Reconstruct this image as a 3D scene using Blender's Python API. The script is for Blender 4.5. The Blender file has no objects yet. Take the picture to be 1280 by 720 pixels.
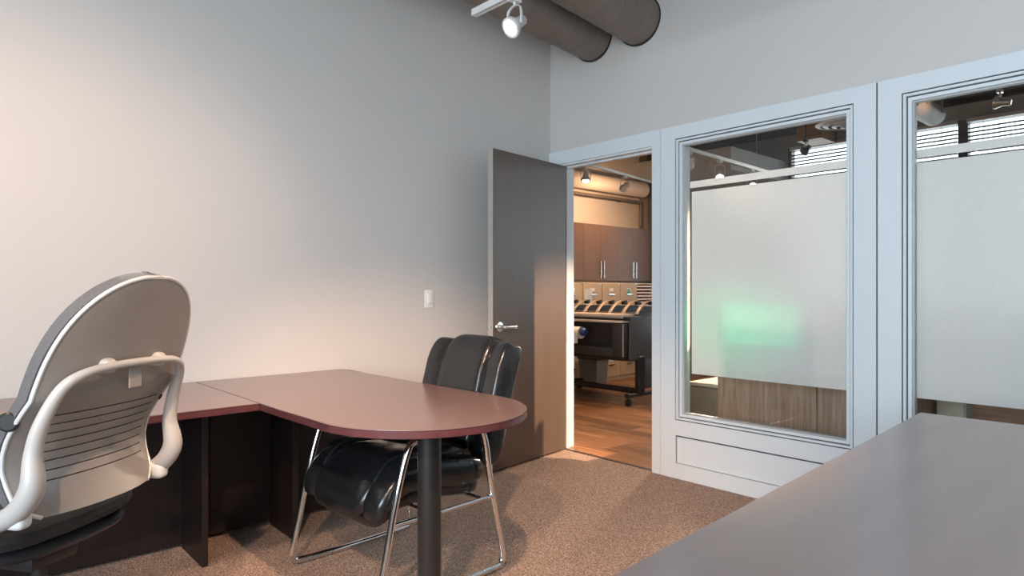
import bpy, bmesh, math, random
from mathutils import Vector, Matrix
random.seed(7)
PI = math.pi
S = bpy.context.scene
C = S.collection

# ------------------------------------------------------------------ camera
F_PX = 820.0
YAW = math.radians(47.947)          # turned left of +Y (the glazed wall's normal)
cam = bpy.data.objects.new('camera', bpy.data.cameras.new('camera'))
C.objects.link(cam)
cam.data.sensor_width = 36.0
cam.data.lens = 36.0 * F_PX / 1280.0
cam.data.shift_y = 3.0 / 1280.0
cam.data.clip_start = 0.05
cam.location = (0, 0, 1.20)
cam.rotation_euler = (PI / 2, 0, YAW)
S.camera = cam

# ------------------------------------------------------------------ world, daylight, exposure
S.view_settings.view_transform = 'Standard'
S.view_settings.look = 'None'
S.view_settings.gamma = 1.0
S.view_settings.use_curve_mapping = False
S.view_settings.exposure = 0.17
W = bpy.data.worlds.new('sky'); S.world = W; W.use_nodes = True
bgn = W.node_tree.nodes['Background']
bgn.inputs['Color'].default_value = (0.82, 0.925, 1.0, 1)
bgn.inputs['Strength'].default_value = 3.9

def portal(name, loc, size, rot):
    l = bpy.data.lights.new(name, 'AREA'); l.shape = 'RECTANGLE'
    l.size, l.size_y = size
    l.cycles.is_portal = True
    o = bpy.data.objects.new(name, l); C.objects.link(o)
    o.location = loc; o.rotation_euler = rot
    return o
portal('daylight_office_window', (0.25, -2.75, 1.80), (3.3, 1.9), (PI / 2, 0, 0))
portal('daylight_hall_windows', (-1.2, 10.35, 2.1), (7.2, 2.7), (-PI / 2, 0, 0))

sl = bpy.data.lights.new('sky_light_office_window', 'AREA'); sl.shape = 'RECTANGLE'
sl.size, sl.size_y, sl.energy, sl.color = 3.2, 1.8, 225.0, (0.72, 0.875, 1.0)
so = bpy.data.objects.new('sky_light_office_window', sl); C.objects.link(so)
so.location = (0.25, -2.80, 1.80); so.rotation_euler = (PI / 2, 0, 0)

# ------------------------------------------------------------------ key planes (metres)
XL = -3.55      # office left wall
YR = 3.60       # glazed wall, office face
YR2 = 3.74      # glazed wall, hall face
XE = 2.3        # office far side wall
YS = -2.6       # office window wall
ZC = 3.60       # ceilings
XH = -6.35      # hall left wall
YH = 10.0       # hall window wall
XHE = 3.2       # hall right wall

# ------------------------------------------------------------------ materials
def ramp(nt, fac, stops):
    r = nt.nodes.new('ShaderNodeValToRGB')
    els = r.color_ramp.elements
    els[0].position, els[0].color = stops[0][0], (*stops[0][1], 1)
    els[1].position, els[1].color = stops[-1][0], (*stops[-1][1], 1)
    for p, c in stops[1:-1]:
        e = els.new(p); e.color = (*c, 1)
    nt.links.new(fac, r.inputs['Fac'])
    return r.outputs['Color']

def mat(name, col, rough=0.5, metal=0.0, var=0.06, scale=6.0, stretch=(1, 1, 1), bump=0.0, bscale=None,
        spec=0.5, coat=0.0, detail=4.0, col2=None, emit=None, estr=0.0, sheen=0.0, rvar=0.0):
    m = bpy.data.materials.new(name); m.use_nodes = True
    nt = m.node_tree; b = nt.nodes['Principled BSDF']
    tc = nt.nodes.new('ShaderNodeTexCoord'); mp = nt.nodes.new('ShaderNodeMapping')
    mp.inputs['Scale'].default_value = stretch
    nt.links.new(tc.outputs['Object'], mp.inputs['Vector'])
    n = nt.nodes.new('ShaderNodeTexNoise')
    n.inputs['Scale'].default_value = scale; n.inputs['Detail'].default_value = detail
    nt.links.new(mp.outputs['Vector'], n.inputs['Vector'])
    c1 = tuple(max(0, c * (1 - var)) for c in col); c2 = col2 or tuple(min(1, c * (1 + var)) for c in col)
    nt.links.new(ramp(nt, n.outputs['Fac'], [(0.3, c1), (0.7, c2)]), b.inputs['Base Color'])
    b.inputs['Roughness'].default_value = rough
    if rvar:
        mr = nt.nodes.new('ShaderNodeMapRange')
        mr.inputs['To Min'].default_value = rough - rvar; mr.inputs['To Max'].default_value = rough + rvar
        nt.links.new(n.outputs['Fac'], mr.inputs['Value']); nt.links.new(mr.outputs['Result'], b.inputs['Roughness'])
    b.inputs['Metallic'].default_value = metal
    b.inputs['Specular IOR Level'].default_value = spec
    b.inputs['Coat Weight'].default_value = coat
    b.inputs['Sheen Weight'].default_value = sheen
    if bump:
        bn = nt.nodes.new('ShaderNodeBump'); bn.inputs['Strength'].default_value = bump
        bn.inputs['Distance'].default_value = 0.01
        src = n
        if bscale:
            src = nt.nodes.new('ShaderNodeTexNoise'); src.inputs['Scale'].default_value = bscale
            src.inputs['Detail'].default_value = 3
            nt.links.new(mp.outputs['Vector'], src.inputs['Vector'])
        nt.links.new(src.outputs['Fac'], bn.inputs['Height'])
        nt.links.new(bn.outputs['Normal'], b.inputs['Normal'])
    if emit:
        b.inputs['Emission Color'].default_value = (*emit, 1); b.inputs['Emission Strength'].default_value = estr
    return m

def wood(name, c1, c2, axis='X', scale=3.0, rough=0.35, var3=None, per_object=0.0, ring=10.0, ior=1.5, bump=0.06, detail=8):
    """streaky wood grain running along one object axis"""
    m = bpy.data.materials.new(name); m.use_nodes = True
    nt = m.node_tree; b = nt.nodes['Principled BSDF']
    tc = nt.nodes.new('ShaderNodeTexCoord'); mp = nt.nodes.new('ShaderNodeMapping')
    st = {'X': (0.06, 1, 1), 'Y': (1, 0.06, 1), 'Z': (1, 1, 0.06)}[axis]
    mp.inputs['Scale'].default_value = tuple(s * scale for s in st)
    nt.links.new(tc.outputs['Object'], mp.inputs['Vector'])
    if per_object:
        oi = nt.nodes.new('ShaderNodeObjectInfo')
        mu = nt.nodes.new('ShaderNodeMath'); mu.operation = 'MULTIPLY'; mu.inputs[1].default_value = 37.0
        nt.links.new(oi.outputs['Random'], mu.inputs[0])
        nt.links.new(mu.outputs[0], mp.inputs['Location'])
    n = nt.nodes.new('ShaderNodeTexNoise'); n.inputs['Scale'].default_value = ring
    n.inputs['Detail'].default_value = detail; n.inputs['Roughness'].default_value = 0.65
    n.inputs['Distortion'].default_value = 0.6
    nt.links.new(mp.outputs['Vector'], n.inputs['Vector'])
    mid = var3 or tuple((a + c) / 2 for a, c in zip(c1, c2))
    out = ramp(nt, n.outputs['Fac'], [(0.28, c1), (0.5, mid), (0.72, c2)])
    if per_object:
        hs = nt.nodes.new('ShaderNodeHueSaturation')
        mr = nt.nodes.new('ShaderNodeMapRange')
        mr.inputs['To Min'].default_value = 1 - per_object; mr.inputs['To Max'].default_value = 1 + per_object
        nt.links.new(oi.outputs['Random'], mr.inputs['Value'])
        nt.links.new(mr.outputs['Result'], hs.inputs['Value']); nt.links.new(out, hs.inputs['Color'])
        out = hs.outputs['Color']
    nt.links.new(out, b.inputs['Base Color'])
    b.inputs['Roughness'].default_value = rough; b.inputs['IOR'].default_value = ior
    if ior > 1.6:
        b.inputs['Coat Weight'].default_value = 0.7; b.inputs['Coat Roughness'].default_value = 0.24; b.inputs['Coat IOR'].default_value = 1.6
    bn = nt.nodes.new('ShaderNodeBump'); bn.inputs['Strength'].default_value = bump; bn.inputs['Distance'].default_value = 0.005
    nt.links.new(n.outputs['Fac'], bn.inputs['Height']); nt.links.new(bn.outputs['Normal'], b.inputs['Normal'])
    return m

M = {}
M['wall'] = mat('painted_wall', (0.61, 0.582, 0.558), 0.55, var=0.015, scale=1.2, bump=0.05, bscale=180)
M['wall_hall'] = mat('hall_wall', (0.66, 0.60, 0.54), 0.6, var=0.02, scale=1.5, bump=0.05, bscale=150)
M['ceil'] = mat('ceiling_paint', (0.13, 0.125, 0.12), 0.8, var=0.08, scale=2)
M['ceil_hall'] = mat('dark_ceiling_paint', (0.10, 0.10, 0.112), 0.7, var=0.15, scale=2.0)
M['trim'] = mat('white_satin_trim', (0.69, 0.74, 0.775), 0.38, var=0.01, scale=3)
M['gasket'] = mat('dark_gasket_and_shade', (0.06, 0.06, 0.065), 0.6)
M['alu'] = mat('glazing_bead', (0.42, 0.42, 0.42), 0.4, metal=0.3, var=0.03)
def laminate(name, st, col=(0.195, 0.120, 0.110)):
    m = mat(name, col, 0.22, var=0.04, scale=3.0, stretch=st, detail=2.0)
    b = m.node_tree.nodes['Principled BSDF']
    b.inputs['IOR'].default_value = 2.0
    return m
M['lam'] = laminate('mahogany_laminate', (0.3, 4, 1))
M['lam_y'] = laminate('mahogany_laminate_lengthwise', (4, 0.3, 1))
M['lam_sheen'] = laminate('laminate_painted_sheen', (4, 0.3, 1), (0.37, 0.275, 0.255))  # same laminate made paler, the window sheen put into its colour
M['edge'] = mat('mahogany_edge_band', (0.085, 0.030, 0.033), 0.3, var=0.2, scale=10)
M['panel_dark'] = mat('dark_espresso_panel', (0.012, 0.006, 0.006), 0.48, var=0.3, scale=30, stretch=(1, 1, 0.1))
M['door'] = mat('dark_brown_door', (0.098, 0.070, 0.056), 0.36, var=0.08, scale=20, stretch=(1, 1, 0.05), bump=0.02)
M['door_edge'] = mat('pale_door_edge', (0.40, 0.36, 0.32), 0.5)
M['satin'] = mat('satin_nickel', (0.72, 0.70, 0.67), 0.22, metal=1.0, var=0.03)
M['chrome'] = mat('chrome', (0.82, 0.82, 0.82), 0.06, metal=1.0, var=0.01)
M['leather'] = mat('black_leather', (0.011, 0.012, 0.0135), 0.24, var=0.25, scale=9, bump=0.42, bscale=14, spec=0.6)
M['seam'] = mat('leather_seam', (0.012, 0.012, 0.013), 0.4, bump=0.4, bscale=60)
M['plastic_white'] = mat('pale_grey_plastic', (0.43, 0.415, 0.40), 0.38, var=0.015)
M['shell'] = mat('chair_shell_plastic', (0.28, 0.257, 0.24), 0.45, var=0.02, bump=0.05, bscale=300)
M['rim'] = mat('white_plastic_rim', (0.62, 0.635, 0.635), 0.3, var=0.01)
M['fab_grey'] = mat('grey_upholstery', (0.085, 0.085, 0.092), 0.85, var=0.2, scale=200, bump=0.2, sheen=0.3)
M['fab_dark'] = mat('charcoal_upholstery', (0.016, 0.015, 0.016), 0.8, var=0.3, scale=200, bump=0.2, sheen=0.05)
M['black'] = mat('black_plastic', (0.018, 0.018, 0.02), 0.4)
M['black_m'] = mat('black_metal', (0.015, 0.014, 0.014), 0.38)
M['switch'] = mat('white_switch_plastic', (0.82, 0.82, 0.80), 0.35, var=0.01)
M['duct'] = mat('painted_duct', (0.20, 0.165, 0.138), 0.5, var=0.12, scale=4, bump=0.1, bscale=12)
M['white_metal'] = mat('white_painted_metal', (0.75, 0.74, 0.72), 0.4, var=0.02)
M['warm_metal'] = mat('brushed_lamp_metal', (0.60, 0.56, 0.50), 0.3, metal=0.7)
M['lens'] = mat('lit_lamp_lens', (1, 0.95, 0.85), 0.3, emit=(1.0, 0.86, 0.68), estr=14.0)
M['cab'] = mat('bronze_cabinet_laminate', (0.125, 0.070, 0.035), 0.26, var=0.06, scale=3, stretch=(1, 1, 0.3))
M['file'] = mat('beige_metal_file', (0.52, 0.44, 0.33), 0.45, var=0.03)
M['plot_dark'] = mat('charcoal_printer_plastic', (0.035, 0.037, 0.04), 0.42, var=0.1)
M['plot_mid'] = mat('grey_printer_plastic', (0.085, 0.088, 0.092), 0.45, var=0.08)
M['plot_light'] = mat('pale_printer_lid', (0.62, 0.56, 0.50), 0.4, var=0.03)
M['plot_rib'] = mat('taupe_printer_rib', (0.30, 0.25, 0.22), 0.4, var=0.05)
M['paper'] = mat('white_paper', (0.85, 0.85, 0.84), 0.8, var=0.01)
M['paper_blue'] = mat('pale_blue_paper', (0.62, 0.72, 0.85), 0.7, var=0.05)
M['blue'] = mat('blue_spindle_plastic', (0.03, 0.07, 0.28), 0.4)
M['yellow'] = mat('yellow_tag', (0.8, 0.45, 0.03), 0.6)
M['teal'] = mat('teal_label', (0.15, 0.5, 0.5), 0.6)
M['walnut'] = wood('walnut_panel', (0.19, 0.112, 0.082), (0.46, 0.315, 0.245), 'Z', 4.0, rough=0.4, ring=9)
M['walnut_x'] = wood('walnut_edge', (0.16, 0.07, 0.035), (0.30, 0.15, 0.08), 'X', 4.0, rough=0.4)
M['bulkhead_painted_glow'] = wood('bulkhead_painted_glow', (0.30, 0.14, 0.05), (0.55, 0.30, 0.13), 'X', 3.0, rough=0.5)  # warm lamp light on the bulkhead, put into its base colour
M['taupe'] = mat('taupe_pedestal', (0.20, 0.17, 0.13), 0.4, var=0.06, scale=30, stretch=(0.05, 1, 1))
M['taupe_l'] = mat('pale_pedestal_top', (0.45, 0.42, 0.34), 0.4)
M['plank'] = wood('oak_plank', (0.10, 0.042, 0.018), (0.36, 0.18, 0.09), 'X', 3.5, rough=0.30, per_object=0.38, ring=7)
M['plank_base'] = mat('floor_underlay', (0.07, 0.04, 0.025), 0.6)
M['slat'] = mat('grey_blind_slat', (0.045, 0.048, 0.052), 0.6, var=0.03)
M['frame_dark'] = mat('anodised_window_frame', (0.10, 0.105, 0.11), 0.4, metal=0.4)
M['beam'] = mat('grey_beam_paint', (0.42, 0.43, 0.43), 0.7)
M['column'] = mat('grey_column_paint', (0.16, 0.14, 0.125), 0.6, var=0.06)
M['screen'] = mat('lit_green_screen', (0.02, 0.1, 0.06), 0.3, emit=(0.10, 0.95, 0.45), estr=3.0)
M['bin'] = mat('grey_bin_plastic', (0.16, 0.17, 0.18), 0.5)

def glass_mat():
    m = bpy.data.materials.new('clear_glass'); m.use_nodes = True
    nt = m.node_tree; nt.nodes.clear()
    o = nt.nodes.new('ShaderNodeOutputMaterial'); mx = nt.nodes.new('ShaderNodeMixShader')
    tr = nt.nodes.new('ShaderNodeBsdfTransparent'); gl = nt.nodes.new('ShaderNodeBsdfGlossy')
    tr.inputs['Color'].default_value = (0.96, 0.965, 0.955, 1); gl.inputs['Roughness'].default_value = 0.01
    fr = nt.nodes.new('ShaderNodeFresnel'); fr.inputs['IOR'].default_value = 1.45
    nt.links.new(fr.outputs[0], mx.inputs[0]); nt.links.new(tr.outputs[0], mx.inputs[1])
    nt.links.new(gl.outputs[0], mx.inputs[2]); nt.links.new(mx.outputs[0], o.inputs[0])
    return m
M['glass'] = glass_mat()

def frost_mat():
    m = bpy.data.materials.new('frosted_film'); m.use_nodes = True
    nt = m.node_tree; nt.nodes.clear()
    o = nt.nodes.new('ShaderNodeOutputMaterial')
    tl = nt.nodes.new('ShaderNodeBsdfTranslucent'); df = nt.nodes.new('ShaderNodeBsdfDiffuse')
    rf = nt.nodes.new('ShaderNodeBsdfRefraction')
    tc = nt.nodes.new('ShaderNodeTexCoord')
    n = nt.nodes.new('ShaderNodeTexNoise'); n.inputs['Scale'].default_value = 160; n.inputs['Detail'].default_value = 2
    nt.links.new(tc.outputs['Object'], n.inputs['Vector'])
    c = ramp(nt, n.outputs['Fac'], [(0.3, (0.87, 0.865, 0.85)), (0.7, (0.92, 0.915, 0.90))])
    for s in (tl, df, rf): nt.links.new(c, s.inputs['Color'])
    rf.inputs['Roughness'].default_value = 0.55; rf.inputs['IOR'].default_value = 1.12
    m1 = nt.nodes.new('ShaderNodeMixShader'); m1.inputs[0].default_value = 0.50
    m2 = nt.nodes.new('ShaderNodeMixShader'); m2.inputs[0].default_value = 0.25
    nt.links.new(tl.outputs[0], m1.inputs[1]); nt.links.new(df.outputs[0], m1.inputs[2])
    nt.links.new(m1.outputs[0], m2.inputs[1]); nt.links.new(rf.outputs[0], m2.inputs[2])
    nt.links.new(m2.outputs[0], o.inputs[0])
    return m
M['frost'] = frost_mat()

def carpet_mat():
    m = bpy.data.materials.new('speckled_loop_carpet'); m.use_nodes = True
    nt = m.node_tree; b = nt.nodes['Principled BSDF']
    tc = nt.nodes.new('ShaderNodeTexCoord')
    v = nt.nodes.new('ShaderNodeTexVoronoi'); v.inputs['Scale'].default_value = 185
    n = nt.nodes.new('ShaderNodeTexNoise'); n.inputs['Scale'].default_value = 150; n.inputs['Detail'].default_value = 3
    for q in (v, n): nt.links.new(tc.outputs['Object'], q.inputs['Vector'])
    mx = nt.nodes.new('ShaderNodeMix'); mx.data_type = 'RGBA'; mx.inputs[0].default_value = 0.55
    a = ramp(nt, n.outputs['Fac'], [(0.36, (0.09, 0.062, 0.05)), (0.5, (0.32, 0.225, 0.182)), (0.64, (0.60, 0.46, 0.385))])
    sp = nt.nodes.new('ShaderNodeSeparateColor'); nt.links.new(v.outputs['Color'], sp.inputs[0])
    c = ramp(nt, sp.outputs[0], [(0.0, (0.08, 0.058, 0.047)), (0.5, (0.31, 0.22, 0.178)), (1.0, (0.58, 0.45, 0.375))])
    nt.links.new(a, mx.inputs[6]); nt.links.new(c, mx.inputs[7]); nt.links.new(mx.outputs[2], b.inputs['Base Color'])
    b.inputs['Roughness'].default_value = 0.95; b.inputs['Specular IOR Level'].default_value = 0.15
    bn = nt.nodes.new('ShaderNodeBump'); bn.inputs['Strength'].default_value = 0.7; bn.inputs['Distance'].default_value = 0.006
    nt.links.new(v.outputs['Distance'], bn.inputs['Height']); nt.links.new(bn.outputs['Normal'], b.inputs['Normal'])
    return m
M['carpet'] = carpet_mat()

# ------------------------------------------------------------------ mesh helpers
def box(bm, x0, x1, y0, y1, z0, z1):
    vs = [bm.verts.new(p) for p in ((x0, y0, z0), (x1, y0, z0), (x1, y1, z0), (x0, y1, z0),
                                    (x0, y0, z1), (x1, y0, z1), (x1, y1, z1), (x0, y1, z1))]
    for f in ((0, 3, 2, 1), (4, 5, 6, 7), (0, 1, 5, 4), (1, 2, 6, 5), (2, 3, 7, 6), (3, 0, 4, 7)):
        bm.faces.new([vs[i] for i in f])
    return vs

def bevel(bm, w, seg=2):
    bmesh.ops.bevel(bm, geom=list(bm.edges), offset=w, segments=seg, affect='EDGES', profile=0.5)

def rbox(x0, x1, y0, y1, z0, z1, w=0.004, seg=2):
    bm = bmesh.new(); box(bm, x0, x1, y0, y1, z0, z1)
    if w: bevel(bm, w, seg)
    return bm

def boxes(lst, w=0):
    bm = bmesh.new()
    for b in lst: box(bm, *b)
    if w: bevel(bm, w, 1)
    return bm

def smooth_path(pts, n=8, closed=False):
    P = [Vector(p) for p in pts]; out = []
    m = len(P)
    rng = m if closed else m - 1
    for i in range(rng):
        g = lambda k: P[k % m] if closed else P[min(max(k, 0), m - 1)]
        p0, p1, p2, p3 = g(i - 1), g(i), g(i + 1), g(i + 2)
        for k in range(n):
            t = k / n
            out.append(0.5 * ((2 * p1) + (p2 - p0) * t + (2 * p0 - 5 * p1 + 4 * p2 - p3) * t * t + (-p0 + 3 * p1 - 3 * p2 + p3) * t ** 3))
    if not closed: out.append(P[-1])
    return out

def tube(bm, pts, r, seg=10, closed=False, flat=None, up=None):
    """round tube along pts; r number, or list of numbers or (ra, rb) pairs; up fixes the rb axis"""
    P = [Vector(p) for p in pts]; m = len(P)
    rad = r if isinstance(r, (list, tuple)) else [r] * m
    rings = []; prev = None
    for i in range(m):
        a = P[(i - 1) % m] if (closed or i > 0) else P[i]
        c = P[(i + 1) % m] if (closed or i < m - 1) else P[i]
        t = (c - a).normalized()
        if up is not None:
            nrm = Vector(up) - t * t.dot(Vector(up))
            if nrm.length < 1e-4: nrm = prev or t.orthogonal()
        elif prev is None: nrm = t.orthogonal()
        else: nrm = prev - t * prev.dot(t)
        nrm.normalize(); prev = nrm; bi = t.cross(nrm)
        q = rad[i]; ra, rb = (q if isinstance(q, (list, tuple)) else (q, q))
        rings.append([bm.verts.new(P[i] + bi * (ra * math.cos(2 * PI * k / seg)) + nrm * (rb * math.sin(2 * PI * k / seg))) for k in range(seg)])
    for i in range(m if closed else m - 1):
        A, B = rings[i], rings[(i + 1) % m]
        for k in range(seg):
            bm.faces.new((A[k], A[(k + 1) % seg], B[(k + 1) % seg], B[k]))
    if not closed:
        bm.faces.new(list(reversed(rings[0]))); bm.faces.new(rings[-1])
    return bm

def rod(p0, p1, r, seg=12):
    return tube(bmesh.new(), [p0, p1], r, seg)

def lathe(bm, prof, seg=24, mtx=None):
    """prof: (radius, z) pairs around local z"""
    rings = []
    for rr, z in prof:
        rings.append([bm.verts.new((rr * math.cos(2 * PI * k / seg), rr * math.sin(2 * PI * k / seg), z)) for k in range(seg)])
    for A, B in zip(rings, rings[1:]):
        for k in range(seg):
            bm.faces.new((A[k], A[(k + 1) % seg], B[(k + 1) % seg], B[k]))
    bm.faces.new(list(reversed(rings[0]))); bm.faces.new(rings[-1])
    if mtx is not None:
        for ring in rings:
            for v in ring: v.co = mtx @ v.co
    return bm

def aim(p0, p1):
    """matrix at p0 whose +z points to p1"""
    d = (Vector(p1) - Vector(p0)).normalized()
    return Matrix.Translation(Vector(p0)) @ d.to_track_quat('Z', 'Y').to_matrix().to_4x4()

def pillow(bm, cx, cy, cz, hx, hy, hz, e=0.4, e2=None, nu=28, nv=16, fn=None):
    """soft superellipsoid cushion, optionally bent by fn(Vector)->Vector"""
    e2 = e2 or e
    sp = lambda w, p: math.copysign(abs(w) ** p, w)
    rows = []
    for j in range(nv + 1):
        ph = -PI / 2 + PI * j / nv
        row = []
        for i in range(nu):
            th = 2 * PI * i / nu
            p = Vector((cx + hx * sp(math.cos(ph), e2) * sp(math.cos(th), e), cy + hy * sp(math.cos(ph), e2) * sp(math.sin(th), e), cz + hz * sp(math.sin(ph), e2)))
            row.append(fn(p) if fn else p)
        rows.append(row)
    V = []
    for j, row in enumerate(rows):
        V.append([bm.verts.new(row[0])] if j in (0, nv) else [bm.verts.new(p) for p in row])
    for j in range(nv):
        A, B = V[j], V[j + 1]
        for i in range(nu):
            k = (i + 1) % nu
            if len(A) == 1: bm.faces.new((A[0], B[k], B[i]))
            elif len(B) == 1: bm.faces.new((A[i], A[k], B[0]))
            else: bm.faces.new((A[i], A[k], B[k], B[i]))
    return bm

def prism(bm, outline, z0, z1):
    a = [bm.verts.new((x, y, z0)) for x, y in outline]; b = [bm.verts.new((x, y, z1)) for x, y in outline]
    n = len(outline)
    bm.faces.new(list(reversed(a))); bm.faces.new(b)
    for i in range(n): bm.faces.new((a[i], a[(i + 1) % n], b[(i + 1) % n], b[i]))
    return bm

def obj(name, bm, m, parent=None, smooth=False, world=False):
    """bmesh -> one mesh object; world=True: coordinates are world ones although it is a child"""
    if world and parent is not None:
        bmesh.ops.transform(bm, matrix=wm(parent).inverted(), verts=bm.verts)
    bmesh.ops.recalc_face_normals(bm, faces=bm.faces)
    me = bpy.data.meshes.new(name); bm.to_mesh(me); bm.free()
    me.materials.append(M[m] if isinstance(m, str) else m)
    if smooth:
        me.polygons.foreach_set('use_smooth', [True] * len(me.polygons))
        try: me.set_sharp_from_angle(angle=math.radians(40))
        except Exception: pass
    o = bpy.data.objects.new(name, me); C.objects.link(o)
    if parent is not None: o.parent = parent
    return o

def wm(o):
    m = Matrix.LocRotScale(o.location, o.rotation_euler, o.scale)
    return (wm(o.parent) @ m) if o.parent else m

def tag(o, label=None, cat=None, group=None, kind=None):
    if label: o['label'] = label
    if cat: o['category'] = cat
    if group: o['group'] = group
    if kind: o['kind'] = kind
    return o

def thing(name, label, cat, loc=(0, 0, 0), rotz=0.0, group=None, kind=None):
    o = bpy.data.objects.new(name, None); C.objects.link(o)
    o.empty_display_size = 0.1
    o.location = loc; o.rotation_euler = (0, 0, rotz)
    return tag(o, label, cat, group, kind)

def struct(name, bm, m, label, cat, smooth=False):
    return tag(obj(name, bm, m, None, smooth), label, cat, None, 'structure')

def copy_tree(o, parent=None):
    c = o.copy(); C.objects.link(c); c.parent = parent
    for ch in list(o.children): copy_tree(ch, c)
    return c

# ================================================================== ROOM SHELL
T = 0.14
struct('floor', boxes([(XL, XE, YS, YR + 0.02, -0.08, 0.0)]), 'carpet', 'brown speckled loop pile carpet of the office', 'floor')
struct('wall_left', boxes([(XL - T, XL, YS - T, YR, -0.05, ZC)]), 'wall', 'plain pale grey wall behind the L shaped desk', 'wall')
struct('wall_side', boxes([(XE, XE + T, YS - T, YR, -0.05, ZC)]), 'wall', 'plain pale grey side wall of the office', 'wall')
struct('ceiling', boxes([(XL - T, XE + T, YS - T, YR, ZC, ZC + 0.12)]), 'ceil', 'dark office ceiling above the ducts', 'ceiling')
# glazed wall: openings for door and two interior windows are left free
DX0, DX1, DZ = -3.44, -2.606, 2.14
CZ = 2.25
struct('wall_right', boxes([
    (XH - T, XL + 0.002, YR, YR2, -0.05, ZC), (XL + 0.002, XHE, YR, YR2, CZ, ZC),
    (1.35, XHE, YR, YR2, -0.05, CZ)]), 'wall', 'pale wall over the door and the framed interior windows', 'wall')
# window wall behind the camera
WX0, WX1, WZ0, WZ1 = -1.40, 1.90, 0.85, 2.75
struct('wall_back', boxes([
    (XL, XE, YS - T, YS, -0.05, WZ0), (XL, XE, YS - T, YS, WZ1, ZC),
    (XL, WX0, YS - T, YS, WZ0, WZ1), (WX1, XE, YS - T, YS, WZ0, WZ1)]), 'wall', 'office wall with the wide daylight window', 'wall')
w3 = thing('window_3', 'wide daylight window of the office', 'window', (0.25, YS - 0.07, WZ0), kind='structure')
bm = bmesh.new()
for x in (WX0, -0.32, 0.77, WX1 - 0.05): box(bm, x, x + 0.05, YS - 0.1, YS - 0.04, WZ0, WZ1)
for z in (WZ0, WZ1 - 0.05): box(bm, WX0, WX1, YS - 0.1, YS - 0.04, z, z + 0.05)
obj('frame', bm, 'frame_dark', w3, world=True)

# ------------------------------------------------------------------ hall shell
fl = struct('floor_hall', boxes([(XH, XHE, YR + 0.02, YH, -0.08, -0.012)]), 'plank_base', 'brown wood plank floor of the hall beyond the doorway', 'floor')
rowh = 0.152
rows = 44; protos = {}
for r in range(rows):
    y0 = YR + 0.03 + r * rowh
    if y0 + rowh > YH: break
    x = XH + 0.005 + random.uniform(-0.9, 0)
    x_end = -1.6 if r < 24 else -3.4
    while x < x_end:
        L = random.choice((0.9, 1.2, 1.5))
        a, b_ = max(x, XH + 0.005), min(x + L, XHE)
        if b_ - a > 0.15:
            key = round(b_ - a, 2)
            if key not in protos or abs(key - L) > 0.01:
                q = obj('plank', rbox(0.0015, key - 0.0015, 0.0015, rowh - 0.0015, -0.012, 0.0, 0.0015, 1), 'plank', fl)
                if abs(key - L) < 0.01: protos[key] = q
            else:
                q = protos[key].copy(); C.objects.link(q); q.parent = fl
            q.location = (a, y0, 0)
        x += L
struct('wall_hall_left', boxes([(XH - T, XH, YR2, YH + T, -0.05, ZC)]), 'wall_hall', 'warm lit hall wall behind the bronze cabinets', 'wall')
struct('wall_hall_right', boxes([(XHE, XHE + T, YR2, YH + T, -0.05, ZC)]), 'wall_hall', 'far side wall of the hall', 'wall')
struct('ceiling_hall', boxes([(XH - T, XHE + T, YR2, YH + T, ZC, ZC + 0.12)]), 'ceil_hall', 'dark charcoal hall ceiling', 'ceiling')
# window wall of the hall with a row of openings 1.15 m apart
HX0, HZ0, HZ1, PITCH, NW, MUL = -4.69, 0.80, 3.40, 1.15, 6, 0.11
HX1 = HX0 + PITCH * NW
struct('wall_hall_windows', boxes([
    (XH, HX0, YH, YH + T, -0.05, ZC), (HX1, XHE, YH, YH + T, -0.05, ZC),
    (HX0, HX1, YH, YH + T, -0.05, HZ0), (HX0, HX1, YH, YH + T, HZ1, ZC)]), M['beam'], 'grey hall wall holding the row of tall windows', 'wall')
for k in range(NW):
    a = HX0 + k * PITCH
    w = thing('window_%d' % (k + 4), 'tall hall window with dark frame behind open blinds', 'window', (a + PITCH / 2, YH + 0.07, HZ0), kind='structure')
    bm = bmesh.new()
    for x0, x1 in ((a, a + MUL / 2), (a + PITCH - MUL / 2, a + PITCH)): box(bm, x0, x1, YH + 0.0, YH + 0.12, HZ0, HZ1)
    for z0, z1 in ((HZ0, HZ0 + 0.06), (HZ1 - 0.05, HZ1)): box(bm, a + MUL / 2, a + PITCH - MUL / 2, YH, YH + 0.12, z0, z1)
    obj('frame', bm, 'frame_dark', w, world=True)
    obj('pane', boxes([(a + MUL / 2, a + PITCH - MUL / 2, YH + 0.06, YH + 0.066, HZ0 + 0.06, HZ1 - 0.05)]), 'glass', w, world=True)

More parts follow.
